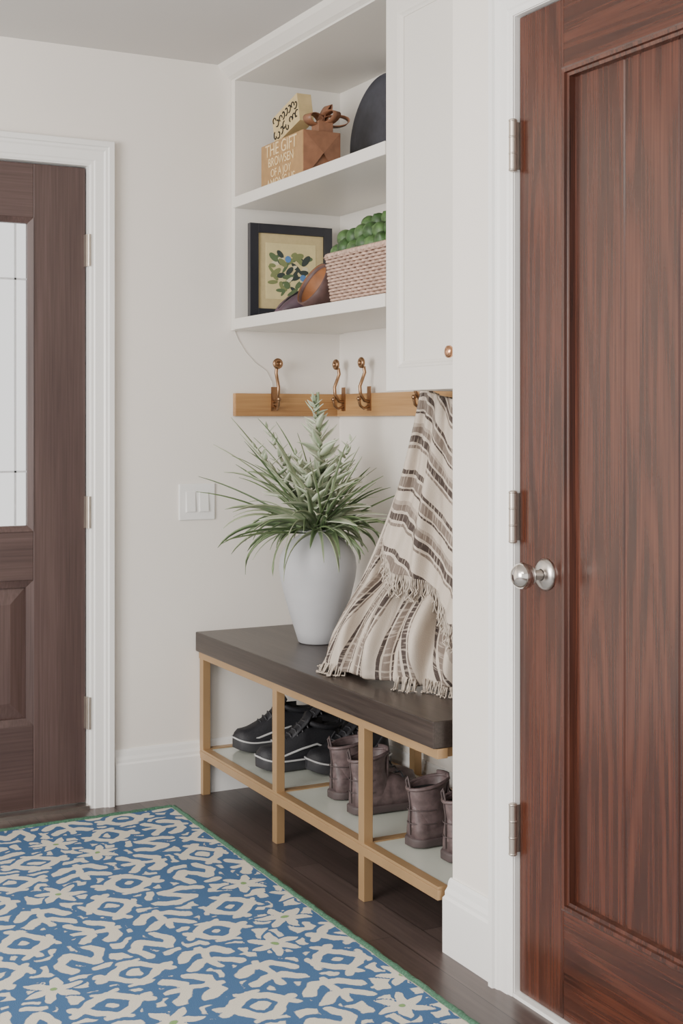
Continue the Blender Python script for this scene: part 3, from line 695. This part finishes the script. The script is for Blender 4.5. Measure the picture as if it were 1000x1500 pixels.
bk=empty('wicker_basket'); M_wick=plain('wicker',(.47,.32,.25),.65,nscale=90,var=.35,bump=.4)
bx0,bx1,by0,by1=1.775,1.985,3.10,3.50; bz=1.5535; bh=.140
def rrect(x0,x1,y0,y1,r,n=6):
    P=[]
    for cx,cy,a0 in((x1-r,y1-r,0),(x0+r,y1-r,pi/2),(x0+r,y0+r,pi),(x1-r,y0+r,1.5*pi)):
        for i in range(n+1): t=a0+pi/2*i/n; P.append((cx+r*math.cos(t),cy+r*math.sin(t)))
    return P
def resamp(P,m):
    P=[np.array(p) for p in P]+[np.array(P[0])]; d=[0]
    for i in range(len(P)-1): d.append(d[-1]+np.linalg.norm(P[i+1]-P[i]))
    out=[]
    for t in np.linspace(0,d[-1],m+1)[:-1]:
        i=min(np.searchsorted(d,t,'right')-1,len(P)-2); f=(t-d[i])/(d[i+1]-d[i]+1e-9); out.append(P[i]*(1-f)+P[i+1]*f)
    return out
nst=32; rows_=15
def bk_ring(k,grow=0):
    f=1-.10*(1-k); cx,cy=(bx0+bx1)/2,(by0+by1)/2; hx=(bx1-bx0)/2*f+grow; hy_=(by1-by0)/2*(1-.08*(1-k))+grow
    return rrect(cx-hx,cx+hx,cy-hy_,cy+hy_,.03)
loft('inner_wall',[[(p[0],p[1],bz+k*bh) for p in resamp(bk_ring(k,-.006),60)] for k in(0,1)],M_wick,bk,cap=False)
W_=[]
cx,cy=(bx0+bx1)/2,(by0+by1)/2
for r_ in range(rows_):
    k=(r_+.5)/rows_; P=resamp(bk_ring(k),nst*6); q=[]
    for i,p in enumerate(P):
        d=Vector((p[0]-cx,p[1]-cy,0)).normalized(); o_=.0050*math.sin(pi*i/3+(r_%2)*pi+.8)
        q.append((p[0]+d.x*o_,p[1]+d.y*o_,bz+k*bh))
    W_.append(q)
tube('weavers',W_,.0043,M_wick,bk,1,True)
tube('rim',[(p[0],p[1],bz+bh+.002) for p in resamp(bk_ring(1.02),90)],.0075,M_wick,bk,3,True)
RR=[resamp(bk_ring(1.02,.006),90),resamp(bk_ring(1.02,-.006),90)]
tube('rim_wrap',[tuple((RR[i%2][i][0],RR[i%2][i][1],bz+bh+.002+(.007 if i%2 else -.004))) for i in range(90)],.003,M_wick,bk,1,True)
box('base',bx0+.02,bx1-.02,by0+.02,by1-.02,bz,bz+.01,M_wick,bk)
M_grn=plain('green_fruit',(.035,.085,.022),.5,nscale=60,var=.5,bump=.4)
M_grn2=plain('green_fruit_light',(.06,.125,.035),.5,nscale=60,var=.5,bump=.4)
fru=empty('green_limes')
random.seed(11)
def lime(c,r,ax,mat):
    lathe('lime',[(0,-r*1.06),(r*.2,-r*.98),(r*.6,-r*.80),(r*.9,-r*.42),(r,0),(r*.9,r*.42),(r*.6,r*.80),(r*.24,r*1.0),(r*.10,r*1.12),(0,r*1.13)],mat,fru,c,ax,24)
for i in range(7):
    for j in range(4):
        y=by0+.030+i*.056+random.uniform(-.005,.005); x=bx0+.028+j*.051+random.uniform(-.005,.005); z=bz+bh+.012+random.uniform(-.003,.008)
        lime((x,y,z),.0275,(random.uniform(-.9,.9),random.uniform(-.9,.9),.5),M_grn if (i+j)%2 else M_grn2)
for i in range(6):
    for j in range(3):
        lime((1.815+j*.05+random.uniform(-.006,.006),by0+.058+i*.056,bz+bh+.050+random.uniform(-.004,.006)),.0275,(random.uniform(-.9,.9),random.uniform(-.9,.9),.5),M_grn2 if (i+j)%2 else M_grn)
for i in range(4): lime((1.855,by0+.09+i*.058,bz+bh+.086),.026,(random.uniform(-.9,.9),random.uniform(-.9,.9),.5),M_grn2 if i%2 else M_grn)
# leaning bowl + plum pouch
lb=empty('leather_bowl'); M_lth=plain('brown_leather',(.10,.055,.05),.55,nscale=30,var=.3); M_org=plain('tan_leather_inside',(.28,.115,.045),.6,nscale=30,var=.2)
ax=Vector((-.80,-.02,.45)).normalized(); bc=Vector((1.835,3.675,1.553+.078))
lathe('bowl_outer',[(0,-.075),(.035,-.073),(.058,-.052),(.070,-.018),(.073,.012),(.069,.014),(.065,.0)],M_lth,lb,bc,ax,40)
lathe('bowl_inner',[(.0685,.013),(.062,-.018),(.045,-.048),(0,-.060)],M_org,lb,bc,ax,40)
pv=empty('plum_pouch'); M_plum=plain('plum_fabric',(.085,.05,.068),.6,nscale=20,var=.3)
rings=[]
for t,wz,wy in ((0,.012,.03),(.15,.035,.05),(.4,.062,.06),(.65,.075,.06),(.85,.06,.045),(1,.02,.02)):
    c0=Vector((1.775+.12*t,3.82-.02*t,1.5538))
    rings.append([c0+Vector((.0,wy*math.cos(u)*.7,wz*.5*(1+math.sin(u))*(1+.12*math.sin(3*u)))) for u in np.linspace(0,2*pi,25)[:-1]])
loft('pouch_body',rings,M_plum,pv)
tube('pouch_seam',[(1.78,3.82,1.568),(1.81,3.817,1.60),(1.85,3.81,1.628),(1.885,3.803,1.60)],.003,M_dark,pv)
# kraft gift box
gb=empty('kraft_gift_box'); M_kr=plain('kraft_gold',(.37,.215,.085),.5,nscale=40,var=.1); M_kr2=plain('kraft_copper',(.24,.11,.06),.45,nscale=40,var=.15); M_gt=plain('gold_foil',(.85,.66,.38),.35,.3)
gx,gy0,gy1=1.80,3.69,4.0
box('box_body',gx,gx+.13,gy0,gy1,1.9535,2.110,M_kr,gb,.003)
box('side_wrap',gx+.002,gx+.129,gy0-.0025,gy0-.0003,1.955,2.109,M_kr2,gb)
mobj('side_gusset',[(gx+.002,gy0-.003,1.955),(gx+.065,gy0-.014,2.04),(gx+.129,gy0-.003,1.955),(gx+.002,gy0-.003,2.109),(gx+.129,gy0-.003,2.109)],[(0,1,3),(1,2,4),(3,1,4)],M_kr2,gb)
def text(s,size,y,z):
    cu=bpy.data.curves.new('lettering','FONT'); cu.body=s; cu.size=size; cu.extrude=.001; cu.align_x='CENTER'; cu.materials.append(M_gt)
    o=bpy.data.objects.new('lettering',cu); C.objects.link(o)
    o.matrix_world=Matrix.Translation((gx-.0012,y,z))@Matrix(((0,0,-1,0),(-1,0,0,0),(0,1,0,0),(0,0,0,1)))
    o.parent=gb
for i,(t_,s_) in enumerate((('THE GIFT',.056),('BROWSEN',.040),('OF A JOY',.036),('AMONG US',.040))): text(t_,s_,(gy0+gy1)/2,2.066-.034*i)
cd_=empty('patterned_card_box'); M_card=plain('card_cream',(.56,.43,.22),.55,nscale=30,var=.1)
def rbox(nm,c,sz,rot,mat,par):
    o=box(nm,-sz[0]/2,sz[0]/2,-sz[1]/2,sz[1]/2,-sz[2]/2,sz[2]/2,mat,par,.001); o.matrix_world=Matrix.Translation(c)@rot; return o
R1=Matrix.Rotation(math.radians(-14),4,'X')
rbox('card',(1.85,3.865,2.176),(.05,.19,.092),R1,M_card,cd_)
random.seed(5)
for k in range(16):
    cy_=-.08+.16*(k%8)/7; cz_=-.022+.044*(k//8)+random.uniform(-.006,.006); a0=random.uniform(0,6)
    c0=Vector((1.824,3.865,2.176)); q=[]
    for u in np.linspace(0,4.2,10):
        r_=.004+.003*u; yy,zz=cy_+r_*math.cos(u+a0)*.9,cz_+r_*math.sin(u+a0)
        q.append(c0+R1.to_3x3()@Vector((0,yy,zz)))
    tube('scroll',q,.0020,M_dark,cd_,1)
bow=empty('kraft_bow')
bc=Vector((1.885,3.735,2.150))
for s_,r_ in (((-1,-.3,.1),.03),((1,-.3,.05),.045),((.4,-1,.25),.035),((.6,.1,.9),.03)):
    d=Vector(s_).normalized(); e=d.cross(Vector((0,0,1))).normalized()
    rr=[]
    for u in np.linspace(0,2*pi,18):
        c_=bc+d*(r_-r_*math.cos(u))+Vector((0,0,.018*math.sin(u))); rr.append([c_+e*.018,c_-e*.018])
    o=loft('loop',rr,M_kr2,bow,cap=False,closed=False); o.modifiers.new('s','SOLIDIFY').thickness=.0015
ball('knot',bc,.014,M_kr2,bow)
rbox('ribbon_base',(1.885,3.725,2.128),(.05,.05,.034),Matrix.Identity(4),M_kr2,bow)
rd=empty('round_slate_platter'); M_sl=plain('slate_blue',(.05,.052,.068),.5,nscale=40,var=.15)
axp=Vector((-1,.0,.10)).normalized()
lathe('disc',[(0,.0),(.155,.0),(.180,.006),(.185,.010),(.182,.014),(.155,.008),(0,.008)],M_sl,rd,(2.095,3.725,1.9545+.184),axp,64)

# ---------------------------------------------------------------- lights
wd=bpy.data.worlds.new('w'); bpy.context.scene.world=wd; wd.use_nodes=True
bg=wd.node_tree.nodes['Background']; bg.inputs[0].default_value=(1,.985,.965,1); bg.inputs[1].default_value=1.42
def area(nm,loc,tgt,sx,sy,pw,col):
    l=bpy.data.lights.new(nm,'AREA'); l.shape='RECTANGLE'; l.size=sx; l.size_y=sy; l.energy=pw; l.color=col
    o=bpy.data.objects.new(nm,l); C.objects.link(o); o.location=loc
    o.rotation_euler=(Vector(tgt)-Vector(loc)).to_track_quat('-Z','Y').to_euler(); return o
area('left_area_light',(-2.2,1.6,1.5),(1.8,3.0,.9),1.8,1.5,170,(1,.97,.93))  # added area light for soft light from the left; no window modelled
area('overhead_area_light',(-.3,1.2,2.35),(.6,2.6,0),1.2,1.2,34,(1,.95,.89))  # added overhead area light, out of view; there is no fixture

cd=bpy.data.cameras.new('camera'); co=bpy.data.objects.new('camera',cd); C.objects.link(co)
co.location=(0,0,1.22); co.rotation_euler=(math.pi/2,0,-math.atan(1030/1965))
cd.sensor_fit='VERTICAL'; cd.sensor_height=36; cd.sensor_width=24; cd.lens=1965*36/1500; cd.shift_y=-.09; cd.clip_start=.05
bpy.context.scene.camera=co
